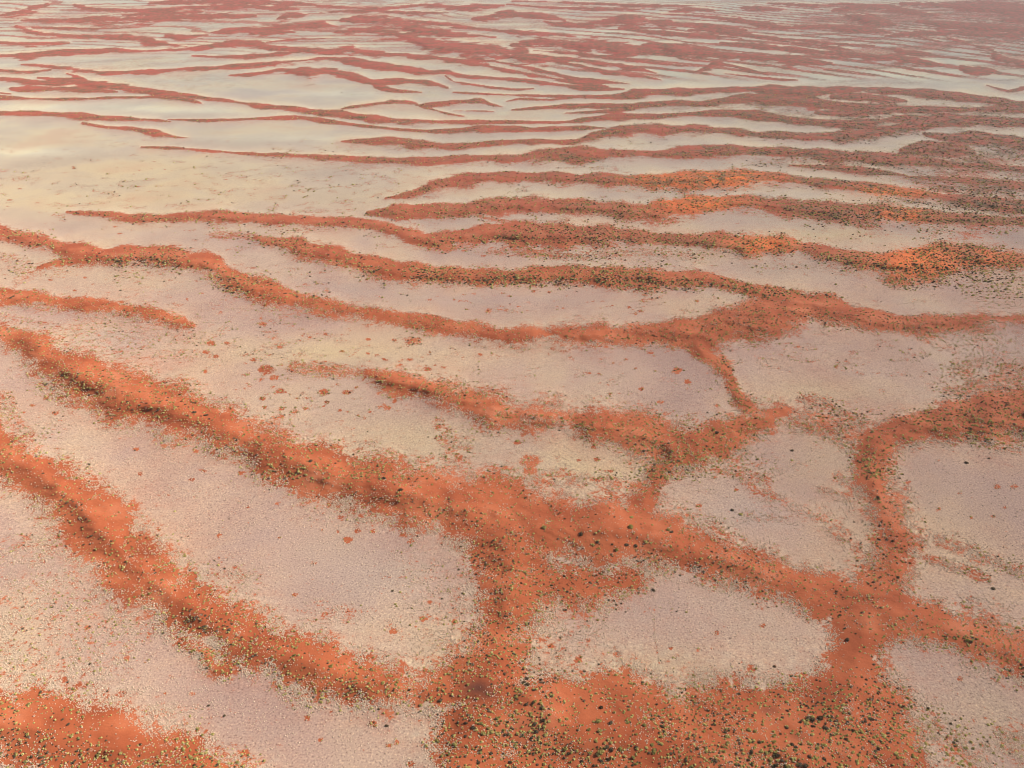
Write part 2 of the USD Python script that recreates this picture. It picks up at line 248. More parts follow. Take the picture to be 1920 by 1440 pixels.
for st in FAR:
    n = len(st)
    st = [(x, y, w * 1.08 * (1 if x < -20 or x > 1925 else 0.45 if j in (0, n - 1) else 1.0)) for j, (x, y, w) in enumerate(st)]
    lay(st, len(DUNES), 0.95, 1.0, 0.8)
# beyond the survey the dune field goes on in the same stripes
outside = np.clip(np.maximum(np.maximum(-U - 20, U - 1940) / 90, np.maximum(-V - 4, V - 1480) / 30), 0, 1)
warp = meshkit.fbm(P0 / np.array([700.0, 400.0, 1]), 3, 21) - 0.5
stripe = np.abs(((Y0 * 0.9 - X0 * 0.28 + warp * 520) / 210.0) % 1.0 - 0.5) * 2
so = np.clip((0.42 - stripe + edge * 0.5) / 0.14 * 0.5 + 0.5, 0, 1)
sand = np.where(outside > 0, np.maximum(sand, so * outside), sand)
clean = np.where((so * outside > 0.55) & (clean < 0), 0.1, clean)
ident = np.where((so * outside > 0.55) & (ident < 0), len(DUNES), ident)
hgt = np.maximum(hgt, outside * 4.0 * np.exp(-(stripe / 0.4) ** 2) * np.clip(K / 500, 0.5, 1))

circ = np.zeros_like(U)
def bare(x, y, w, amt=0.9):
    c0, c1 = np.searchsorted(US, [x - w, x + w])
    r0, r1 = np.searchsorted(VS, [y - w, y + w])
    s = np.s_[r0:r1, c0:c1]
    mx, my = np.interp(y, VS, MX), np.interp(y, VS, MY)
    asp = float(np.clip(mx / my * 1.15, 0.3, 0.9))
    d = np.hypot((U[s] - x) / (w / 2), (V[s] - y) / (w / 2 * asp))
    circ[s] = np.maximum(circ[s], np.clip((1.0 - d + edge[s] * 1.4) / 0.35 * 0.5 + 0.5, 0, 1) * amt)
for x, y, w in CIRCLES:
    bare(x, y, w, 0.78)
pan_zones = [(60,700,500,60,26),(450,660,420,70,60),(0,540,500,60,26),(700,550,520,40,30),(0,300,560,90,60),(560,330,200,50,16),(1050,660,280,70,18),(1440,640,440,60,16),(250,1150,180,110,10),(300,850,350,220,14),(1020,1180,420,80,12),(1700,880,200,180,16),(400,500,420,60,18),(900,560,450,30,18),(480,720,280,60,34)]
for x, y, w, h, n in pan_zones:
    for _ in range(n):
        cx, cy = x + RNG.random() * w, y + RNG.random() * h
        wd = (7.0 + 5 * RNG.random()) * (0.55 + 0.45 * cy / 1000)
        bare(cx, cy, wd, 0.35 + 0.4 * RNG.random())
sand = np.maximum(sand, circ)

# red flecks scattered through the flats, thicker in some tracts
blotch = meshkit.fbm(P0 / np.array([120.0, 160.0, 1]), 4, 31)
fleck = np.clip((blotch - 0.55) / 0.14, 0, 1) * 0.30 * np.clip((V - 330) / 200, 0.15, 1)
sand = np.maximum(sand, fleck)
speck = meshkit.fbm(P0 / np.array([14.0, 12.0, 1]), 4, 32)
tract = meshkit.fbm(P0 / np.array([260.0, 110.0, 1]), 3, 34)
sand = np.maximum(sand, np.clip((speck - 0.625 + 0.35 * (tract - 0.5)) / 0.08, 0, 1) * 0.34 * np.clip((V - 225) / 60, 0, 1) * np.clip(1.15 - (V - 500) / 500, 0.25, 1))
# thin stripes between the distant dunes
thin = meshkit.fbm(np.stack([X0 / 420 + Y0 / 1500, Y0 / 75 - X0 / 260, X0 * 0], -1), 4, 33)
thin_w = np.clip((205 - V) / 120, 0, 1) * (0.75 + 0.35 * (U > 1500)) * np.where(U < 1300, 1, 1.0)
sand = np.maximum(sand, np.clip((thin - 0.46) / 0.16, 0, 1) * 0.55 * thin_w)
# a fan of fine parallel stripes to the upper right, bearing off to the right
def flat_xy(u, v):
    a, b, c = rays(u, v)
    return np.array([a, b]) * CAM_H / -c
g0, g1 = flat_xy(1020.0, 66.0), flat_xy(1480.0, 118.0)
along = (g1 - g0) / np.linalg.norm(g1 - g0)
off = (X0 - g0[0]) * -along[1] + (Y0 - g0[1]) * along[0]
sp = 12.0 * float(np.interp(85, VS, MY)) * abs(along[0])
fan = np.abs((off / sp + (meshkit.fbm(np.stack([X0 / 500, Y0 / 900, X0 * 0], -1), 3, 35) - 0.5) * 3.2) % 1.0 - 0.5) * 2
fan_w = np.clip((U - 860) / 260, 0, 1) * np.clip((V + 10) / 20, 0, 1) * np.clip((158 - V) / 20, 0, 1)
sand = np.maximum(sand, np.clip((0.44 - fan + edge * 0.5) / 0.14, 0, 1) * 0.72 * fan_w)
band = np.abs((np.log(Y0) * 30.0 + X0 / 900 + (meshkit.fbm(np.stack([X0 / 600, Y0 / 700, X0 * 0], -1), 3, 37) - 0.5) * 6.0) % 1.0 - 0.5) * 2
band_w = np.clip((1080 - U) / 260, 0, 1) * np.clip((128 - V) / 50, 0, 1)
sand = np.maximum(sand, np.clip((0.40 - band + edge * 0.7) / 0.16, 0, 1) * 0.62 * band_w)
# mottled ground where sand, grass and scrub mix
def mottle(lst):
    f = np.zeros_like(U)
    for x, y, a, b, w in lst:
        f = np.maximum(f, w * np.exp(-(((U - x) / a) ** 2 + ((V - y) / b) ** 2) ** 1.5))
    return f
mixed = mottle([(1230,412,70,14,.9),(980,472,90,12,.9),(1090,482,100,9,.7),(1260,478,120,11,.6),(1060,522,160,22,.6),(1290,622,80,26,.9),(1400,612,70,34,.9),(1820,350,150,46,.95),(1850,700,100,36,.8),(1770,440,90,14,.5),(1620,495,90,22,.8),(1540,782,110,30,.8),(1420,872,110,22,.5),(1500,965,120,26,.6),(1090,1100,120,46,.95),(1060,1062,100,20,.7),(1090,1262,130,26,.8),(1340,1285,90,18,.7),(965,1230,34,50,.7),(850,1210,70,44,.6),(700,962,100,30,.7),(300,768,70,26,.8),(150,730,60,30,.8),(50,640,100,24,.8),(60,505,90,20,.6),(50,1040,80,40,.5),(150,1292,140,20,.7),(340,1335,100,18,.6),(1880,1062,60,18,.6),(1800,1138,100,22,.6),(1880,1170,60,22,.5),(1720,1340,50,40,.5),(1800,1410,110,60,.8),(1900,1400,80,60,.7),(1720,1380,70,60,.8),(960,1150,60,90,.8),(640,698,110,14,.7),(860,840,40,44,.6),(1010,905,130,26,.6),(1600,930,50,20,.8),(300,1130,40,20,.4),(100,970,50,30,.7),(500,1190,60,40,.5),(230,980,50,50,.6),(420,1080,80,40,.5),(620,1150,80,30,.5),(740,1180,80,26,.4),(740,1330,90,18,.6),(560,670,60,14,.4),(760,420,60,12,.4),(440,440,60,14,.5),(600,432,110,8,.5),(250,545,60,12,.3),(1700,350,140,14,.5),(1800,432,120,22,.85),(1880,470,60,20,.7),(1720,375,120,12,.7),(1640,440,70,10,.5),(1850,640,90,16,.6),(1560,600,120,12,.4),(1480,500,80,10,.4),(1160,470,160,10,.6),(1200,355,120,8,.5),(1550,300,200,16,.6),(1750,300,180,22,.8),(1500,200,250,30,.55),(1750,220,220,30,.7),(1300,205,120,14,.4),(300,150,250,26,.35),(130,40,200,40,.5),(450,50,250,30,.45),(700,30,200,30,.4),(1700,40,260,40,.75),(1880,40,160,60,.95),(1860,300,120,40,.8),(760,170,160,16,.2),(850,60,160,20,.4)])
sand = np.maximum(sand, np.clip(mixed * (0.10 + 1.0 * meshkit.fbm(P0 / np.array([14.0, 18.0, 1]), 4, 36)), 0, 0.72))

def blobs(lst):
    f = np.zeros_like(U)
    for x, y, a, b, w in lst:
        f = np.maximum(f, w * np.exp(-((U - x) / a) ** 2 - ((V - y) / b) ** 2))
    return f
yellow = blobs([(760,830,190,55,1),(1090,870,150,50,.9),(250,330,330,60,.75),(120,500,200,50,.5),(200,370,420,50,.7),(60,270,200,40,.4),(620,665,170,28,.8),(1540,735,120,25,.5),(850,1240,60,40,.6),(1230,1250,120,35,.8),(1700,1000,160,90,.35),(1560,850,120,60,.35),(30,1230,90,160,.4),(1850,1350,90,70,.4),(660,370,260,30,.5),(1540,440,130,14,.8)])
pale = blobs([(40,285,110,9,1),(90,201,110,9,1),(330,205,120,8,1),(640,176,90,7,.8),(1700,140,110,12,.9),(1840,186,140,6,1),(1560,155,110,9,.7),(1300,160,90,8,.6),(60,23,50,8,1),(1120,60,140,8,.6),(830,25,120,5,.8),(880,47,160,5,.8),(560,260,200,6,.5),(1020,40,250,12,.4)])
blue = blobs([(1060,135,50,10,.9),(540,175,170,14,.7),(460,180,80,10,.7),(1340,153,60,8,.8),(1640,152,40,6,.8),(1850,152,50,10,.6),(600,150,120,12,.5),(680,1080,140,70,.5),(1120,850,70,22,.4),(1400,960,80,30,.6),(180,640,120,30,.5),(620,545,160,16,.6),(230,320,0,0,0.0) if False else (900,560,160,12,.4),(1840,600,60,10,.4),(350,280,200,14,.4),(480,950,150,70,.35),(1250,1120,160,60,.25)])
vivid = blobs([(1260,336,80,22,.8),(1360,335,110,22,1),(1660,362,80,14,1),(1310,380,90,22,.85),(1690,402,60,18,.8),(1430,455,60,22,.8),(1730,485,90,34,1),(1850,485,60,22,.6)])
stain = blobs([(895,1290,26,14,1),(914,1300,16,11,.85),(1440,1332,18,9,.55),(1498,1382,16,8,.4),(1215,1368,12,8,.4),(880,1318,26,12,.2)])
rim = gaussian_filter(sand, (3, 3))
tone = meshkit.fbm(P0 / np.array([60.0, 90.0, 1]), 4, 41)

# vegetation density on the dunes: bare crests, busy foot slopes
core = np.clip((clean - 0.15) / 0.5, 0, 1)
bare_zone = blobs([(1170,985,70,34,1),(1120,628,55,22,1),(1010,620,50,18,.9),(430,800,80,30,.9),(520,845,60,26,.7),(830,925,70,28,.8),(100,890,90,34,.9),(60,870,60,30,.8),(220,1080,60,40,.6),(300,1110,70,24,.5),(560,1240,90,30,.5),(900,1300,60,34,.8),(1440,1350,50,40,.8),(1200,1370,40,26,.6),(1690,1140,50,24,.7),(230,1390,70,36,.8),(1520,575,30,14,.6),(1300,515,70,12,.7),(430,505,40,14,.8),(370,480,30,12,.6),(600,412,160,8,.9),(400,405,80,8,.8),(50,448,70,8,.7),(100,562,90,9,.6),(260,1050,40,30,.5),(1100,770,160,20,.8),(1300,840,60,25,.5),(870,1000,50,30,.4),(1690,478,30,10,.7),(1640,1350,60,40,.4)])
busy = blobs([(1520,1340,60,40,1),(1340,1350,60,40,.9),(1000,1270,80,50,.9),(1330,1060,120,30,1),(1700,770,200,50,.5),(1870,760,80,40,1),(1400,590,90,30,.9),(1600,595,150,18,1),(1250,630,90,20,.9),(1150,530,150,14,1),(900,525,140,10,1),(1830,380,140,30,1),(1760,490,140,30,.9),(1650,400,100,18,.9),(1100,440,120,20,.9),(840,450,70,12,.9),(300,490,90,14,.9),(120,1000,60,50,1),(390,1170,60,30,.9),(920,1100,40,110,.9),(1660,1000,40,160,.8),(1570,1150,30,60,.9),(80,1400,120,40,1),(830,1330,60,60,.9),(1100,1100,120,40,.8),(1700,250,300,80,1),(1100,1040,180,26,.8),(260,760,60,30,.7),(680,930,120,30,.7),(1050,960,80,40,.7),(1640,1300,60,80,.8),(1140,1420,200,40,.7)])
veg = np.clip(sand * (0.66 + 1.9 * (vegn - 0.5)) * (1 - 0.95 * bare_zone) + 0.35 * mixed * vegn * np.clip(sand * 2 - 0.4, 0, 1) + 0.58 * busy * np.clip(sand * 1.5, 0, 1) * (vegn + 0.15), 0, 1)
veg_far = np.clip((560 - V) / 330, 0, 1)
right = np.clip((U - 900) / 900, 0, 1)

# small relief: hummocks on the sand
hgt = gaussian_filter(hgt, (1.2, 1.2))
hump = (meshkit.fbm(P0 / np.array([17.0, 15.0, 1]), 3, 61) - 0.5) * 3.2 + (meshkit.fbm(P0 / np.array([55.0, 40.0, 1]), 3, 62) - 0.5) * 3.5
pan_wave = (meshkit.fbm(P0 / np.array([220.0, 160.0, 1]), 3, 63) - 0.5) * 3.0
near_w = np.clip((V - 60) / 400, 0, 1)
hgt = hgt * (1 + 0.30 * (edge2 + edge)) + hump * np.clip(sand, 0, 1) * near_w * np.clip(hgt / 3, 0, 1) + pan_wave * near_w * 0.5
# the surveyed spots stay on their bearings, each lifted to its own height
K = (CAM_H - hgt) / -rz
XX, YY = rx * K, ry * K
for i in range(NR - 2, -1, -1):          # rows must keep receding
    step = 0.25 * (Y0[i] - Y0[i + 1])
    YY[i] = np.maximum(YY[i], YY[i + 1] + step)
ZZ = hgt
pts = np.stack([XX, YY, ZZ], -1).reshape(-1, 3).astype(np.float32)

veg_attr = np.clip(veg * veg_far * (1.05 + 0.5 * right) + 0.3 * right * veg_far * sand, 0, 1)
cover = np.stack([sand, veg_attr, tone], -1).reshape(-1, 3).astype(np.float32)
rim_t = np.clip(toe * (0.55 + 0.75 * np.clip((560 - V) / 350, 0, 1)), 0, 1.3)
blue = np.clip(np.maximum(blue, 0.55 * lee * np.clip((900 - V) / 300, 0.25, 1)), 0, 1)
tint = np.stack([vivid, stain, np.clip(yellow, 0, 1)], -1).reshape(-1, 3).astype(np.float32)
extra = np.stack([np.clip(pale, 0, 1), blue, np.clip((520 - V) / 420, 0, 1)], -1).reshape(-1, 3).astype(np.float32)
blushf = (blush * 0.62).reshape(-1).astype(np.float32)
rimf = rim_t.reshape(-1).astype(np.float32)

# ------------------------------------------------------------------ desert floor material: colour of sand and of dry grass, paler behind dunes, greyer in front
def chain():
    n = {
        'pos': ('geometry', {}),
        'cover': ('attribute', {'attribute': 'cover'}), 'cs': ('separate_color', {}),
        'tint': ('attribute', {'attribute': 'tint'}), 'ts': ('separate_color', {}),
        'extra': ('attribute', {'attribute': 'extra'}), 'es': ('separate_color', {}),
        'rim': ('attribute', {'attribute': 'rim'}),
        'n1': ('noise_texture', {'scale': 0.55, 'detail': 3.0, 'roughness': 0.65}),
        'n2': ('noise_texture', {'scale': 0.03, 'detail': 4.0, 'roughness': 0.6}),
        'n3': ('noise_texture', {'scale': 1.05, 'detail': 2.0, 'roughness': 0.6}),
        'n4': ('noise_texture', {'scale': 0.16, 'detail': 4.0, 'roughness': 0.65}),
        # dithered edge between sand and grass
        'd1': ('map_range', {'from_min': 0.34, 'from_max': 0.66, 'to_min': -0.55, 'to_max': 0.55, 'clamp': True}),
        'd0': ('mix_float', {'fac': 0.42}),
        'd2': ('math', {'math_type': 'add'}),
        'd3': ('map_range', {'range_type': 'smoothstep', 'from_min': 0.36, 'from_max': 0.66, 'to_min': 0.0, 'to_max': 1.0, 'clamp': True}),
        # sand
        's1': ('rgb_ramp', {'ramp': [(0.25, (0.235, 0.052, 0.018)), (0.43, (0.300, 0.072, 0.026)), (0.56, (0.355, 0.092, 0.034)), (0.75, (0.42, 0.135, 0.060))]}),
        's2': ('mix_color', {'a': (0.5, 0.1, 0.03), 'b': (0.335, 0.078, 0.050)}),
        's3': ('mix_color', {'b': (0.72, 0.155, 0.028)}),
        's3f': ('math', {'math_type': 'multiply', 'value2': 0.85}),
        's4': ('mix_color', {'b': (0.105, 0.038, 0.024)}), 's4f': ('math', {'math_type': 'multiply', 'value2': 0.85}),
        # grass flats
        'g1': ('rgb_ramp', {'ramp': [(0.30, (0.340, 0.217, 0.162)), (0.5, (0.382, 0.250, 0.180)), (0.68, (0.400, 0.277, 0.190))]}),
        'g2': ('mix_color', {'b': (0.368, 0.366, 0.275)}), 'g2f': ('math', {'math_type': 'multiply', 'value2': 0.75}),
        'g3': ('mix_color', {'b': (0.43, 0.325, 0.180)}), 'g3f': ('math', {'math_type': 'multiply', 'value2': 0.7}),
        'g4': ('mix_color', {'b': (0.56, 0.52, 0.36)}), 'g4f': ('math', {'math_type': 'multiply', 'value2': 0.42}),
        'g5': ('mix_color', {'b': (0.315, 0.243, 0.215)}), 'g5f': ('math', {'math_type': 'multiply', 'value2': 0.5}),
        'g6': ('mix_color', {'b': (0.52, 0.435, 0.295)}), 'g6f': ('math', {'math_type': 'multiply', 'value2': 0.72, 'use_clamp': True}),
        'sp': ('rgb_ramp', {'ramp': [(0.30, (0.50, 0.47, 0.47)), (0.41, (0.92, 0.90, 0.90)), (0.58, (1.05, 1.04, 1.01)), (0.70, (1.42, 1.38, 1.26))]}),
        'sp2': ('mix_color', {'blend_type': 'multiply', 'fac': 1.0}),
        'n5': ('noise_texture', {'scale': 0.006, 'detail': 5.0, 'roughness': 0.62}),
        'x1': ('rgb_ramp', {'ramp': [(0.36, (0.88, 0.87, 0.89)), (0.48, (0.98, 0.97, 0.97)), (0.56, (1.05, 1.03, 0.96)), (0.66, (1.03, 0.92, 0.86))]}),
        'x2': ('mix_color', {'blend_type': 'multiply', 'fac': 1.0}),
        'bl': ('attribute', {'attribute': 'blush'}), 'blm': ('math', {'math_type': 'multiply'}), 'bln': ('map_range', {'from_min': 0.3, 'from_max': 0.7, 'to_min': 0.12, 'to_max': 0.75, 'clamp': True}), 'blx': ('mix_color', {}),
        'm': ('mix_color', {}),
        # far scrub too fine to stand on its own
        'v1': ('noise_texture', {'scale': 0.06, 'detail': 5.0, 'roughness': 0.85}),
        'v2': ('map_range', {'from_min': 0.40, 'from_max': 0.58, 'to_min': 0.0, 'to_max': 1.0, 'clamp': True}),
        'v3': ('math', {'math_type': 'multiply'}),
        'v4': ('mix_color', {'b': (0.125, 0.083, 0.042)}),
        'bmp': ('bump', {'strength': 0.55, 'distance': 0.35}),
        'p': ('principled_bsdf', {'roughness': 0.95, 'specular_ior_level': 0.1, 'diffuse_roughness': 0.6}),
    }
    L = [(f'pos.position', f'{k}.vector') for k in ('n1', 'n2', 'n3', 'n4', 'n5', 'v1')]
    L += [('cover.color', 'cs.color'), ('tint.color', 'ts.color'), ('extra.color', 'es.color'),
          ('n1.fac', 'd0.a'), ('n4.fac', 'd0.b'), ('d0.result', 'd1.value'), ('d1.result', 'd2.value1'), ('cs.r', 'd2.value2'), ('d2.value', 'd3.value'),
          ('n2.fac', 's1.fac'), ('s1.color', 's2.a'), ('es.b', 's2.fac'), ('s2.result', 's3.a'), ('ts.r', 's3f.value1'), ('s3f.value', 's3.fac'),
          ('s3.result', 's4.a'), ('ts.g', 's4f.value1'), ('s4f.value', 's4.fac'),
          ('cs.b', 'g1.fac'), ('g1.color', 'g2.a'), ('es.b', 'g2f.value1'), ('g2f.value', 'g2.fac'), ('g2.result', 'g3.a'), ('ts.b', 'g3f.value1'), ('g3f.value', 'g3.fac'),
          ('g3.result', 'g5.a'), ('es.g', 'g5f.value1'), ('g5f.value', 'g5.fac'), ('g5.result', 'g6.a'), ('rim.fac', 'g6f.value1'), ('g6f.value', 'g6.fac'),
          ('g6.result', 'g4.a'), ('es.r', 'g4f.value1'), ('g4f.value', 'g4.fac'),
          ('n3.fac', 'sp.fac'), ('g4.result', 'sp2.a'), ('sp.color', 'sp2.b'),
          ('n5.fac', 'x1.fac'), ('sp2.result', 'x2.a'), ('x1.color', 'x2.b'), ('bl.fac', 'blm.value1'), ('n4.fac', 'bln.value'), ('bln.result', 'blm.value2'), ('blm.value', 'blx.fac'), ('x2.result', 'blx.a'), ('s4.result', 'blx.b'), ('blx.result', 'm.a'), ('s4.result', 'm.b'), ('d3.result', 'm.fac'),
          ('v1.fac', 'v2.value'), ('v2.result', 'v3.value1'), ('cs.g', 'v3.value2'), ('m.result', 'v4.a'), ('v3.value', 'v4.fac'),
          ('v4.result', 'p.base_color'), ('n1.fac', 'bmp.height'), ('bmp.normal', 'p.normal')]
    return n, L
nodes, links = chain()
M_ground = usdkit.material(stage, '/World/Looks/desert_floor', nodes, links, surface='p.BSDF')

# ------------------------------------------------------------------ ground and dunes: one surveyed surface, cut along the dunes' feet
idx = np.arange(NR * NC).reshape(NR, NC)
quad = np.stack([idx[1:, :-1], idx[1:, 1:], idx[:-1, 1:], idx[:-1, :-1]], -1).reshape(-1, 4)
def face_mean(f):
    return 0.25 * (f[1:, :-1] + f[1:, 1:] + f[:-1, 1:] + f[:-1, :-1])
fclean = gaussian_filter(face_mean(np.where(clean < -1, -1, clean)), 1.0).ravel()
fid = ident[1:, :-1].ravel()
fid = np.where(fclean > 0.02, fid, -1)
# vertex normals of the whole surface
e1 = np.gradient(pts.reshape(NR, NC, 3), axis=1)
e2 = -np.gradient(pts.reshape(NR, NC, 3), axis=0)
nrm = np.cross(e1, e2)
nrm /= np.linalg.norm(nrm, axis=-1, keepdims=True)
nrm = nrm.reshape(-1, 3).astype(np.float32)
def sheet(path, faces):
    used, inv = np.unique(faces, return_inverse=True)
    m = UsdGeom.Mesh.Define(stage, path)
    m.CreatePointsAttr(Vt.Vec3fArray.FromNumpy(pts[used]))
    m.CreateFaceVertexCountsAttr(Vt.IntArray.FromNumpy(np.full(len(faces), 4, np.int32)))
    m.CreateFaceVertexIndicesAttr(Vt.IntArray.FromNumpy(inv.reshape(-1).astype(np.int32)))
    m.CreateSubdivisionSchemeAttr('none')
    m.CreateNormalsAttr(Vt.Vec3fArray.FromNumpy(nrm[used]))
    m.SetNormalsInterpolation('vertex')
    api = UsdGeom.PrimvarsAPI(m)
    for name, arr in (('cover', cover), ('tint', tint), ('extra', extra)):
        api.CreatePrimvar(name, Sdf.ValueTypeNames.Color3fArray, 'vertex').Set(Vt.Vec3fArray.FromNumpy(arr[used]))
    api.CreatePrimvar('blush', Sdf.ValueTypeNames.FloatArray, 'vertex').Set(Vt.FloatArray.FromNumpy(blushf[used]))
    api.CreatePrimvar('rim', Sdf.ValueTypeNames.FloatArray, 'vertex').Set(Vt.FloatArray.FromNumpy(rimf[used]))
    UsdShade.MaterialBindingAPI.Apply(m.GetPrim()).Bind(M_ground)
    return m.GetPrim()
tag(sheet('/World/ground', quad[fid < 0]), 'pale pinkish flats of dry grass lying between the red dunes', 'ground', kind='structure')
for k, (label, _) in enumerate(DUNES):
    f = quad[fid == k]
    if len(f):
        tag(sheet('/World/sand_dune' + (f'_{k:03d}' if k else ''), f), label, 'sand dune', 'red sand dunes', 'structure')
tag(sheet('/World/distant_dunes', quad[fid == len(DUNES)]), 'narrow parallel reddish dune stripes receding towards the top', 'sand dunes', None, 'structure')

# ------------------------------------------------------------------ plants
from scipy.interpolate import RegularGridInterpolator
def sampler(f):
    return RegularGridInterpolator((VS, US), f, bounds_error=False, fill_value=None)
S_h, S_sand, S_veg, S_circ = sampler(hgt), sampler(sand), sampler(veg), sampler(circ)
S_x, S_y = sampler(XX), sampler(YY)
def on_ground(u, v):
    q = np.stack([v, u], -1)
    return np.stack([S_x(q), S_y(q), S_h(q)], -1)

def plant_mat(name, lo, mid, hi):
    return usdkit.material(stage, '/World/Looks/' + name, {
        'r': ('object_info', {}), 'isl': ('geometry', {}), 'add': ('math', {'math_type': 'multiply_add', 'value2': 0.45}), 'rr': ('math', {'math_type': 'multiply', 'value2': 0.6}),
        'ramp': ('rgb_ramp', {'ramp': [(0.0, lo), (0.5, mid), (1.0, hi)]}),
        'd': ('diffuse_bsdf', {'roughness': 0.6}), 't': ('translucent_bsdf', {}) , 'm': ('mix_closure', {'fac': 0.18})},
        [('isl.random_per_island', 'add.value1'), ('r.random', 'rr.value1'), ('rr.value', 'add.value3'), ('add.value', 'ramp.fac'), ('ramp.color', 'd.color'), ('ramp.color', 't.color'),
         ('d.BSDF', 'm.closure1'), ('t.BSDF', 'm.closure2')], surface='m.closure')
M_straw = plant_mat('dry_straw', (0.50, 0.35, 0.23), (0.64, 0.47, 0.32), (0.78, 0.62, 0.44))
M_green = plant_mat('tussock_green', (0.30, 0.24, 0.07), (0.55, 0.45, 0.16), (0.72, 0.60, 0.28))
M_dark = plant_mat('scrub_dark', (0.085, 0.058, 0.030), (0.155, 0.115, 0.068), (0.27, 0.21, 0.135))
M_twig = usdkit.material(stage, '/World/Looks/twig', {'p': ('principled_bsdf', {'base_color': (0.13, 0.09, 0.06), 'roughness': 0.9})}, [], surface='p.BSDF')

def tuft(seed, blades, spread, up, wide):
    """a clump of stiff blades fanning out of one root, unit radius"""
    g = np.random.default_rng(seed)
    v, f = [], []
    for _ in range(blades):
        a, e = g.random() * 2 * math.pi, g.random()
        out = np.array([math.cos(a), math.sin(a), 0])
        side = np.array([-out[1], out[0], 0])
        root = out * 0.35 * math.sqrt(g.random())
        tip = root + out * spread * e + np.array([0, 0, up * (1.05 - 0.6 * e) * (0.7 + 0.5 * g.random())])
        mid = (root + tip) / 2 + np.array([0, 0, 0.18 * up])
        w = wide * (0.7 + 0.6 * g.random())
        n = len(v)
        v += [root - side * w, root + side * w, mid + side * w, mid - side * w, tip]
        f += [(n, n + 1, n + 2), (n, n + 2, n + 3), (n + 3, n + 2, n + 4)]
    return np.array(v), np.array(f)
def dome(seed, sub, flat, rough):
    m = trimesh.creation.icosphere(sub, 1.0)
    g = np.random.default_rng(seed)
    v = np.array(m.vertices)
    v *= (1 + rough * (meshkit.fbm(v * 2.3 + seed * 7.1, 3, seed) - 0.5) * 2 + rough * 0.7 * (g.random(len(v)) - 0.5))[:, None]
    v[:, 2] = np.where(v[:, 2] < 0, v[:, 2] * 0.15, v[:, 2] * flat)
    f = np.array(m.faces)
    return v, f
def leafy(seed, n, flat, size):
    """foliage: many small leaf sprays over a lumpy low crown, unit radius"""
    g = np.random.default_rng(seed)
    v0, f0 = dome(seed, 2, flat, 0.30)
    v0 = v0 * 0.72
    vs, fs, base = [v0], [f0], len(v0)
    for _ in range(n):
        a, z = g.random() * 2 * math.pi, g.random() ** 0.8
        r = math.sqrt(max(0, 1 - z * z)) * (0.75 + 0.35 * g.random())
        c = np.array([r * math.cos(a), r * math.sin(a), z * flat * (0.85 + 0.35 * g.random())])
        d1, d2 = g.normal(size=3), g.normal(size=3)
        d1 /= np.linalg.norm(d1); d2 -= d1 * (d1 @ d2); d2 /= np.linalg.norm(d2)
        s = size * (0.6 + 0.8 * g.random())
        vs.append(np.array([c - d1 * s, c + d2 * s * 0.5, c + d1 * s, c - d2 * s * 0.5]))
        fs.append(np.array([(0, 1, 2), (0, 2, 3)]) + base)
        base += 4
    return np.vstack(vs), np.vstack(fs)
def stems(seed, n, flat):
    g = np.random.default_rng(seed)
    parts = []
    for _ in range(n):
        a, o = g.random() * 2 * math.pi, 0.4 + 0.5 * g.random()
        tip = np.array([o * math.cos(a), o * math.sin(a), flat * (0.9 + 0.2 * g.random())])
        parts.append(trimesh.creation.cylinder(radius=0.025, segment=[np.array([0, 0, -0.05]), tip], sections=5))
    m = trimesh.util.concatenate(parts)
    return np.array(m.vertices), np.array(m.faces)

def scatter(name, protos, pos, size, kinds, label, cat, squash=None):
    pi = UsdGeom.PointInstancer.Define(stage, '/World/' + name)
    rel = pi.CreatePrototypesRel()
    for i, (vf, mat) in enumerate(protos):
        p = f'/World/{name}/plant' + (f'_{i:03d}' if i else '')
        usdkit.mesh(stage, p, vf, mat, smooth=False)
        rel.AddTarget(p)
    n = len(pos)
    a = RNG.random(n) * 2 * math.pi
    q = np.stack([np.cos(a / 2), 0 * a, 0 * a, np.sin(a / 2)], -1)
    pi.CreateProtoIndicesAttr(Vt.IntArray.FromNumpy(kinds.astype(np.int32)))
    pi.CreatePositionsAttr(Vt.Vec3fArray.FromNumpy(pos.astype(np.float32)))
    st = 0.8 + 0.45 * RNG.random((n, 3))
    pi.CreateScalesAttr(Vt.Vec3fArray.FromNumpy((st * size[:, None]).astype(np.float32)))
    pi.CreateOrientationsAttr(Vt.QuathArray([Gf.Quath(float(c), 0.0, 0.0, float(s)) for c, s in zip(q[:, 0], q[:, 3])]))
    tag(pi.GetPrim(), label, cat, None, 'stuff')

def pick(n, weight, v0, v1, u0=-35, u1=1955):
    """n spots in the surveyed ground, drawn by a weight"""
    out = []
    got = 0
    while got < n:
        u = u0 + RNG.random(n) * (u1 - u0)
        v = v0 + RNG.random(n) * (v1 - v0)
        keep = RNG.random(n) < weight(u, v)
        out.append(np.stack([u, v], -1)[keep])
        got += keep.sum()
    return np.vstack(out)[:n]
mpx = lambda v: np.interp(v, VS, MX)

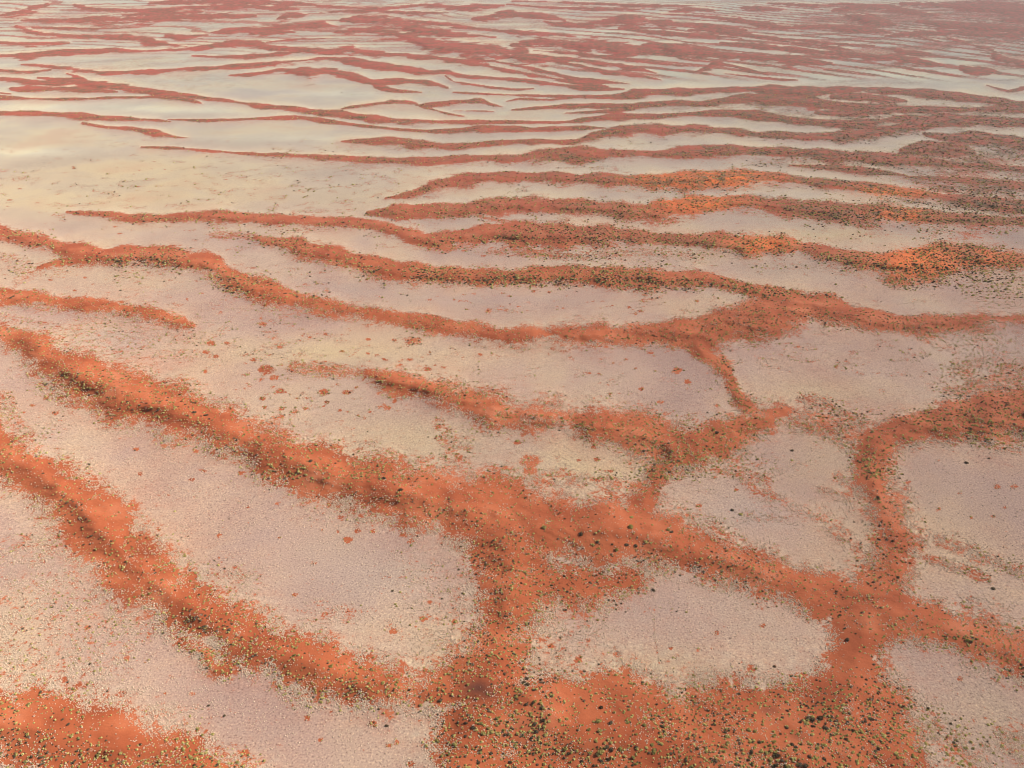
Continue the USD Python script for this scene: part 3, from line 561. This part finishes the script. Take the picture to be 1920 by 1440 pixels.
# cream grass on the flats and thick along the dunes' feet
clump = meshkit.fbm(P0 / np.array([5.0, 6.0, 1]), 3, 71)
edge_w = sampler(np.clip(1 - np.abs(sand - 0.55) * 2.1, 0, 1) * np.clip((clump - 0.36) * 3.2, 0.05, 1) + 0.03 * (1 - sand) * np.clip((clump - 0.25) * 3, 0.2, 1) + 0.12 * sand * np.clip((vegn - 0.3) * 2, 0, 1) * np.clip((clump - 0.4) * 4, 0, 1) * (1 - bare_zone))
uv = pick(140000, lambda u, v: np.clip(edge_w(np.stack([v, u], -1)), 0, 1) * (1 - 0.8 * np.clip(S_circ(np.stack([v, u], -1)), 0, 1)), 470, 1580)
pos = on_ground(uv[:, 0], uv[:, 1])
sz = (0.23 + 0.25 * RNG.random(len(uv)) ** 2) * (0.75 + 0.5 * np.clip((1440 - uv[:, 1]) / 900, 0, 1))
def hummock(seed):
    a, b = dome(seed, 1, 0.75, 0.35)
    tv, tf = tuft(seed + 50, 7, 0.9, 1.0, 0.16)
    return np.vstack([a * 0.85, tv]), np.vstack([b, tf + len(a)])
straw = [(hummock(s), M_straw) for s in (1, 2, 3, 4)]
scatter('dry_grass', straw, pos, sz, RNG.integers(0, 4, len(uv)), 'pale cream tufts of dry grass speckling the flats and dune feet', 'grass')

# shrubs: (x, y, size in survey pixels, kind)
HAND = [(1180,1331,7,'g'),(1152,1336,7,'g'),(1127,1327,10,'d'),(1122,1353,14,'g'),(1145,1356,10,'d'),(1177,1355,9,'g'),(1208,1360,9,'g'),(1104,1369,9,'g'),(1125,1371,9,'g'),(1210,1347,8,'g'),(1222,1349,8,'g'),(1227,1366,5,'g'),(1242,1363,9,'d'),(1141,1387,8,'g'),(1118,1390,8,'g'),(1138,1401,11,'d'),(1146,1406,11,'d'),(1163,1404,9,'g'),(1193,1401,9,'d'),(1212,1402,7,'g'),(1223,1397,8,'g'),(1240,1382,9,'g'),(1226,1411,11,'g'),(1125,1412,13,'g'),(1188,1421,9,'g'),(1107,1412,8,'g'),(1258,1413,8,'d'),
 (1439,1340,6,'g'),(1457,1349,6,'g'),(1477,1333,6,'d'),(1476,1365,8,'d'),(1404,1369,10,'g'),(1406,1392,8,'g'),(1424,1392,8,'d'),(1431,1391,7,'g'),(1444,1398,8,'g'),(1452,1391,8,'g'),(1485,1396,9,'d'),(1492,1401,9,'d'),(1502,1396,7,'d'),(1409,1410,10,'d'),(1428,1409,8,'g'),(1437,1412,8,'g'),(1446,1408,8,'g'),(1457,1417,12,'d'),(1467,1426,10,'d'),(1444,1424,9,'g'),(1410,1432,9,'d'),(1518,1419,8,'d'),(1531,1422,9,'g'),(1532,1404,9,'g'),(1534,1396,8,'d'),(1519,1395,9,'g'),(1555,1433,8,'d'),(1500,1434,11,'d'),(1510,1436,11,'d'),(1476,1438,9,'g'),(1455,1435,10,'d'),(1516,1347,12,'d'),(1524,1350,12,'d'),(1512,1357,9,'g'),(1548,1365,11,'d'),(1538,1347,11,'d'),
 (943,1327,8,'g'),(950,1317,6,'g'),(932,1348,10,'g'),(903,1357,9,'g'),(922,1373,9,'g'),(906,1376,10,'g'),(968,1333,8,'g'),(968,1307,8,'g'),(950,1290,6,'d'),(874,1356,8,'d'),(883,1345,6,'g'),(933,1360,7,'g'),(916,1366,8,'g'),(887,1365,9,'d'),(982,1280,10,'d'),(989,1284,10,'d'),(988,1273,9,'d'),(1002,1294,8,'d'),(1014,1275,8,'d'),(1019,1351,10,'d'),(1003,1358,9,'d'),(1006,1372,9,'d'),(996,1338,8,'g'),(987,1321,8,'d'),(1014,1319,9,'g'),
 (1182,989,12,'g'),(1156,1032,10,'g'),(1212,1017,9,'g'),(1253,994,8,'g'),(1259,998,8,'d'),(1020,990,11,'g'),(1089,1002,13,'d'),(1120,1017,7,'d'),(1175,1022,9,'d'),(1192,1024,9,'d'),(1184,970,8,'g'),(1255,885,7,'d'),(1338,806,8,'g'),(1344,812,9,'d'),(1207,846,8,'d'),(751,919,9,'d'),(720,897,8,'d'),(582,865,9,'d'),(1589,1200,11,'d'),(1575,1154,8,'d'),(1814,1201,9,'g'),(1820,1204,9,'d'),(1680,1414,9,'g'),(1684,1421,9,'g'),(1657,1380,9,'g'),(1790,1195,7,'d'),(825,1314,10,'d'),(677,1252,9,'g'),(620,1250,9,'g'),(553,1229,7,'g'),(560,1229,7,'g'),(430,1181,10,'d'),(364,774,9,'d'),(386,779,9,'d'),(1648,1012,7,'d'),(1663,1012,7,'d'),(1657,1040,6,'d'),(1646,933,8,'d'),(1674,1015,8,'d'),(1684,1083,8,'d'),
 (1373,957,8,'d'),(1389,965,8,'g'),(1485,845,9,'d'),(1225,1107,9,'d'),(1812,868,9,'d'),(1862,1104,9,'d'),(1452,1250,8,'d'),(725,1361,8,'d')]
NAMED = {(1373,957): 'left one of two grey-green bushes inside the oval flat above the central dune', (1389,965): 'right one of two grey-green bushes inside the oval flat above the central dune', (1485,845): 'grey bush alone on the flat left of the vertical dune', (1225,1107): 'grey-green bush at the top edge of the bottom centre flat', (1812,868): 'grey bush alone on the large flat at the right edge', (1862,1104): 'grey-green bush on the lower right flat near the red streak', (1452,1250): 'dark bush at the near right edge of the bottom centre flat', (725,1361): 'dark bush on the bottom left flat beside a bare red spot', (1182,989): 'lone bright yellow-green bush in the middle of the bare central blowout', (1089,1002): 'dark grey-green bush on the left rim of the bare central blowout', (1142,1403): '', (1122,1353): 'large olive bush beside a grey one on the wide bottom dune',
 (825,1314): 'grey bush left of the dark stained hollow at the bottom', (943,1327): 'round yellow-green tussock right below the dark stained hollow', (751,919): 'dark bush at the near foot of the bare crest of the left-hand dune', (1255,885): 'small black bush on the right side of the narrow dune neck',
 (932,1348): 'large pale green round tussock down right of the dark stained hollow', (1589,1200): 'dark bush on the dune band just right of the bottom right flat', (364,774): 'left one of two dark bushes on the bare crest of the left-hand dune', (386,779): 'right one of two dark bushes on the bare crest of the left-hand dune',
 (1020,990): 'bright green bush left of the bare central blowout', (1156,1032): 'green bush on the near rim of the bare central blowout', (1212,1017): 'green bush below the right end of the bare central blowout', (430,1181): 'dark bush at the near foot of the long left dune', (1646,933): 'dark bush on the left edge of the vertical dune at the right', (1663,1012): '',
 (620,1250): 'yellow-green tussock on the smooth crest of the long dune above the bottom left flat', (1457,1349): 'tiny dark tussock alone on the bare patch of the bottom right dune'}
shrub_w = sampler(np.clip(veg * 1.15 - 0.06, 0, 1))
SW = lambda u, v: shrub_w(np.stack([v, u], -1))
near = pick(15000, lambda u, v: SW(u, v), 900, 1560)
mid = pick(15000, lambda u, v: SW(u, v), 560, 900)
farv = pick(34000, lambda u, v: np.clip(SW(u, v) * (0.5 + 0.6 * (u / 1920)), 0, 1), 170, 560)
uv = np.vstack([near, mid, farv])
dist = on_ground(uv[:, 0], uv[:, 1])
siz = np.concatenate([0.30 + 0.46 * RNG.random(len(near)) ** 2.2, 0.32 + 0.62 * RNG.random(len(mid)) ** 2.4, 0.45 + 0.95 * RNG.random(len(farv)) ** 2.2])   # radius, metres
dk = sampler(np.clip(busy + 0.8 * (vegn - 0.45) + 0.1, 0, 1))
isdark = RNG.random(len(uv)) < np.clip(0.10 + 0.42 * dk(np.stack([uv[:, 1], uv[:, 0]], -1)) + 0.12 * (uv[:, 1] < 560), 0, 0.75)

hand = np.array([(x, y) for x, y, _, _ in HAND], float)
hs = np.array([s for _, _, s, _ in HAND]) * 0.5 * mpx(hand[:, 1]) * 0.88
hd = np.array([k == 'd' for _, _, _, k in HAND])
# the largest others in view become shrubs of their own, up to 300 in all
px = siz / mpx(uv[:, 1])
inside = (uv[:, 0] > 4) & (uv[:, 0] < 1916) & (uv[:, 1] > 4) & (uv[:, 1] < 1436)
order = np.argsort(-np.where(inside, px, 0))[:300 - len(HAND)]
solo_uv = np.vstack([hand, uv[order]])
solo_r = np.concatenate([hs, siz[order]])
solo_d = np.concatenate([hd, isdark[order]])
rest = np.ones(len(uv), bool); rest[order] = False

UsdGeom.Scope.Define(stage, '/World/Looks/kinds')
protos = []
for i in range(6):
    kind = 'g' if i < 3 else 'd'
    path = f'/World/Looks/kinds/shrub_kind_{i:03d}'
    c = stage.CreateClassPrim(path)
    if kind == 'g':
        a, b = leafy(70 + i, 90, 0.72, 0.20)
        tv, tf = tuft(170 + i, 26, 0.9, 0.95, 0.09)
        usdkit.mesh(stage, path + '/foliage', (np.vstack([a, tv]), np.vstack([b, tf + len(a)])), M_green)
    else:
        usdkit.mesh(stage, path + '/foliage', leafy(70 + i, 120, 0.66, 0.17), M_dark)
    usdkit.mesh(stage, path + '/stem', stems(270 + i, 6, 0.7), M_twig)
    protos.append(path)

def where(u, v):
    q = min(range(len(LAND)), key=lambda i: math.hypot(u - LAND[i][0], (v - LAND[i][1]) * 1.6))
    return LAND[q][2]
LAND = [(900,1330,'around the dark stained hollow'),(1130,1370,'on left half of wide bottom dune'),(1330,1350,'on middle of wide bottom dune'),(1430,1400,'on bare knoll of wide bottom dune'),(1530,1350,'in bushy hollow of bottom right dune'),(1620,1280,'on dune band left of bottom right flat'),(1680,1400,'on dune foot below bottom right flat'),
 (1800,1190,'on dune curving to the right edge'),(1650,1100,'at the right-hand dune junction'),(1655,930,'on vertical dune at the right'),(1750,795,'on dune knoll at right edge'),(1350,1060,'on dune slope right of central blowout'),(1150,1000,'around the bare central blowout'),(1010,960,'on dune left of central blowout'),
 (940,1130,'on dune arm between two bottom flats'),(1090,1100,'on red apron below central blowout'),(700,920,'on dune entering the central junction'),(400,790,'on bare crest of left-hand dune'),(160,690,'on left start of left-hand dune'),(620,1260,'on long dune above bottom left flat'),(380,1160,'on middle of the long left dune'),(170,1000,'on left part of long left dune'),
 (80,1390,'on dune in bottom left corner'),(250,1410,'on bare sand of bottom left dune'),(1280,840,'on ridge above narrow dune neck'),(1420,790,'on ridge right of narrow dune neck'),(1430,590,'on big red rise right of middle'),(1650,600,'on winding dune near right edge'),(1760,490,'on vivid orange dune at right'),(1080,440,'on snaking dune near the middle'),(1150,520,'on pinkish dune in the middle'),(1660,400,'on glowing orange dune at right'),(1850,380,'on dark scrubby dune at right edge'),(1700,360,'on vivid thin dune at right'),(1250,625,'on winding dune right of bare lobe'),(700,500,'on left half of pinkish dune'),(300,490,'on left part of winding dune'),(250,585,'on short dune tongue at left'),(840,450,'on bend of the snaking dune')]
def label_all(uvs, radii, dark):
    """one label for each shrub: its look, then its spot, then its place among its like"""
    near_to, out = {}, [''] * len(uvs)
    for i, ((u, v), r, d) in enumerate(zip(uvs, radii, dark)):
        if i < len(HAND) and NAMED.get((int(u), int(v)), ''):
            out[i] = NAMED[(int(u), int(v))]
            continue
        spot = where(u, v)
        px_r = r / float(mpx(v))
        size = 'small' if px_r < 3.3 else 'medium' if px_r < 4.1 else 'large'
        lx, ly, _ = [l for l in LAND if l[2] == spot][0]
        side = ('upper ' if v < ly - 8 else 'lower ' if v > ly + 8 else 'middle ') + ('left' if u < lx - 12 else 'right' if u > lx + 12 else 'centre')
        near_to.setdefault(f"{size} {'dark shrub' if d else 'green tussock'}, {side}, {spot}", []).append(i)
    for lab, who in near_to.items():
        who.sort(key=lambda i: uvs[i][0])
        n = len(who)
        for j, i in enumerate(who):
            place = '' if n == 1 else 'leftmost ' if j == 0 else 'rightmost ' if j == n - 1 else ('second', 'third', 'fourth', 'fifth', 'sixth', 'seventh', 'eighth', 'ninth', 'tenth', 'eleventh', 'twelfth')[min(j, 11) - 1] + ' leftmost '
            out[i] = place + lab
    return out
LABELS = label_all(solo_uv, solo_r, solo_d)
spos = on_ground(solo_uv[:, 0], solo_uv[:, 1])
prng = random.Random(5)
for i, (p, r, d) in enumerate(zip(spos, solo_r, solo_d)):
    name = 'shrub' if d else 'grass_tussock'
    full = f'/World/{name}'
    n = 0
    while stage.GetPrimAtPath(full):
        n += 1
        full = f'/World/{name}_{n:03d}'
    x = UsdGeom.Xform.Define(stage, full)
    x.GetPrim().GetReferences().AddInternalReference(protos[prng.randrange(3) + (3 if d else 0)])
    x.GetPrim().SetInstanceable(True)
    x.AddTranslateOp().Set(Gf.Vec3d(*map(float, p - np.array([0, 0, 0.03]))))
    x.AddRotateZOp().Set(prng.random() * 360)
    s = float(r)
    st = (0.85 + 0.5 * prng.random(), 0.75 + 0.35 * prng.random(), 0.8 + 0.45 * prng.random())
    x.AddScaleOp().Set(Gf.Vec3f(s * st[0], s * st[1], s * st[2]))
    u, v = solo_uv[i]
    spot = where(u, v)
    tag(x.GetPrim(), LABELS[i], 'bush', ('dark shrubs ' if d else 'green tussocks ') + spot)
gp = [(leafy(370 + i, 26, 0.72, 0.26), M_green) for i in range(3)] + [(leafy(470 + i, 26, 0.62, 0.24), M_dark) for i in range(3)]
ru, rs, rd = uv[rest], siz[rest], isdark[rest]
scatter('low_shrubs', gp, on_ground(ru[:, 0], ru[:, 1]), rs, RNG.integers(0, 3, len(ru)) + 3 * rd, 'small green and dark shrubs dotting the red dunes everywhere', 'shrubs')

# ------------------------------------------------------------------ the dry air over the dunes
HAZE = 1.2e-5
M_haze = usdkit.material(stage, '/World/Looks/dry_haze', {'v': ('principled_volume', {'color': (0.90, 0.86, 0.93), 'density': HAZE, 'anisotropy': 0.2})}, [], volume='v.volume')
ext = np.abs(pts[:, :2]).max() + 500.0
hz = trimesh.creation.box([2 * ext, 2 * ext, CAM_H + 40.0])
hz.apply_translation([0, 0, (CAM_H + 40.0) / 2 - 12.0])
tag(usdkit.mesh(stage, '/World/haze', hz, M_haze).GetPrim(), 'thin pinkish dust haze over the whole desert', 'haze', None, 'stuff')
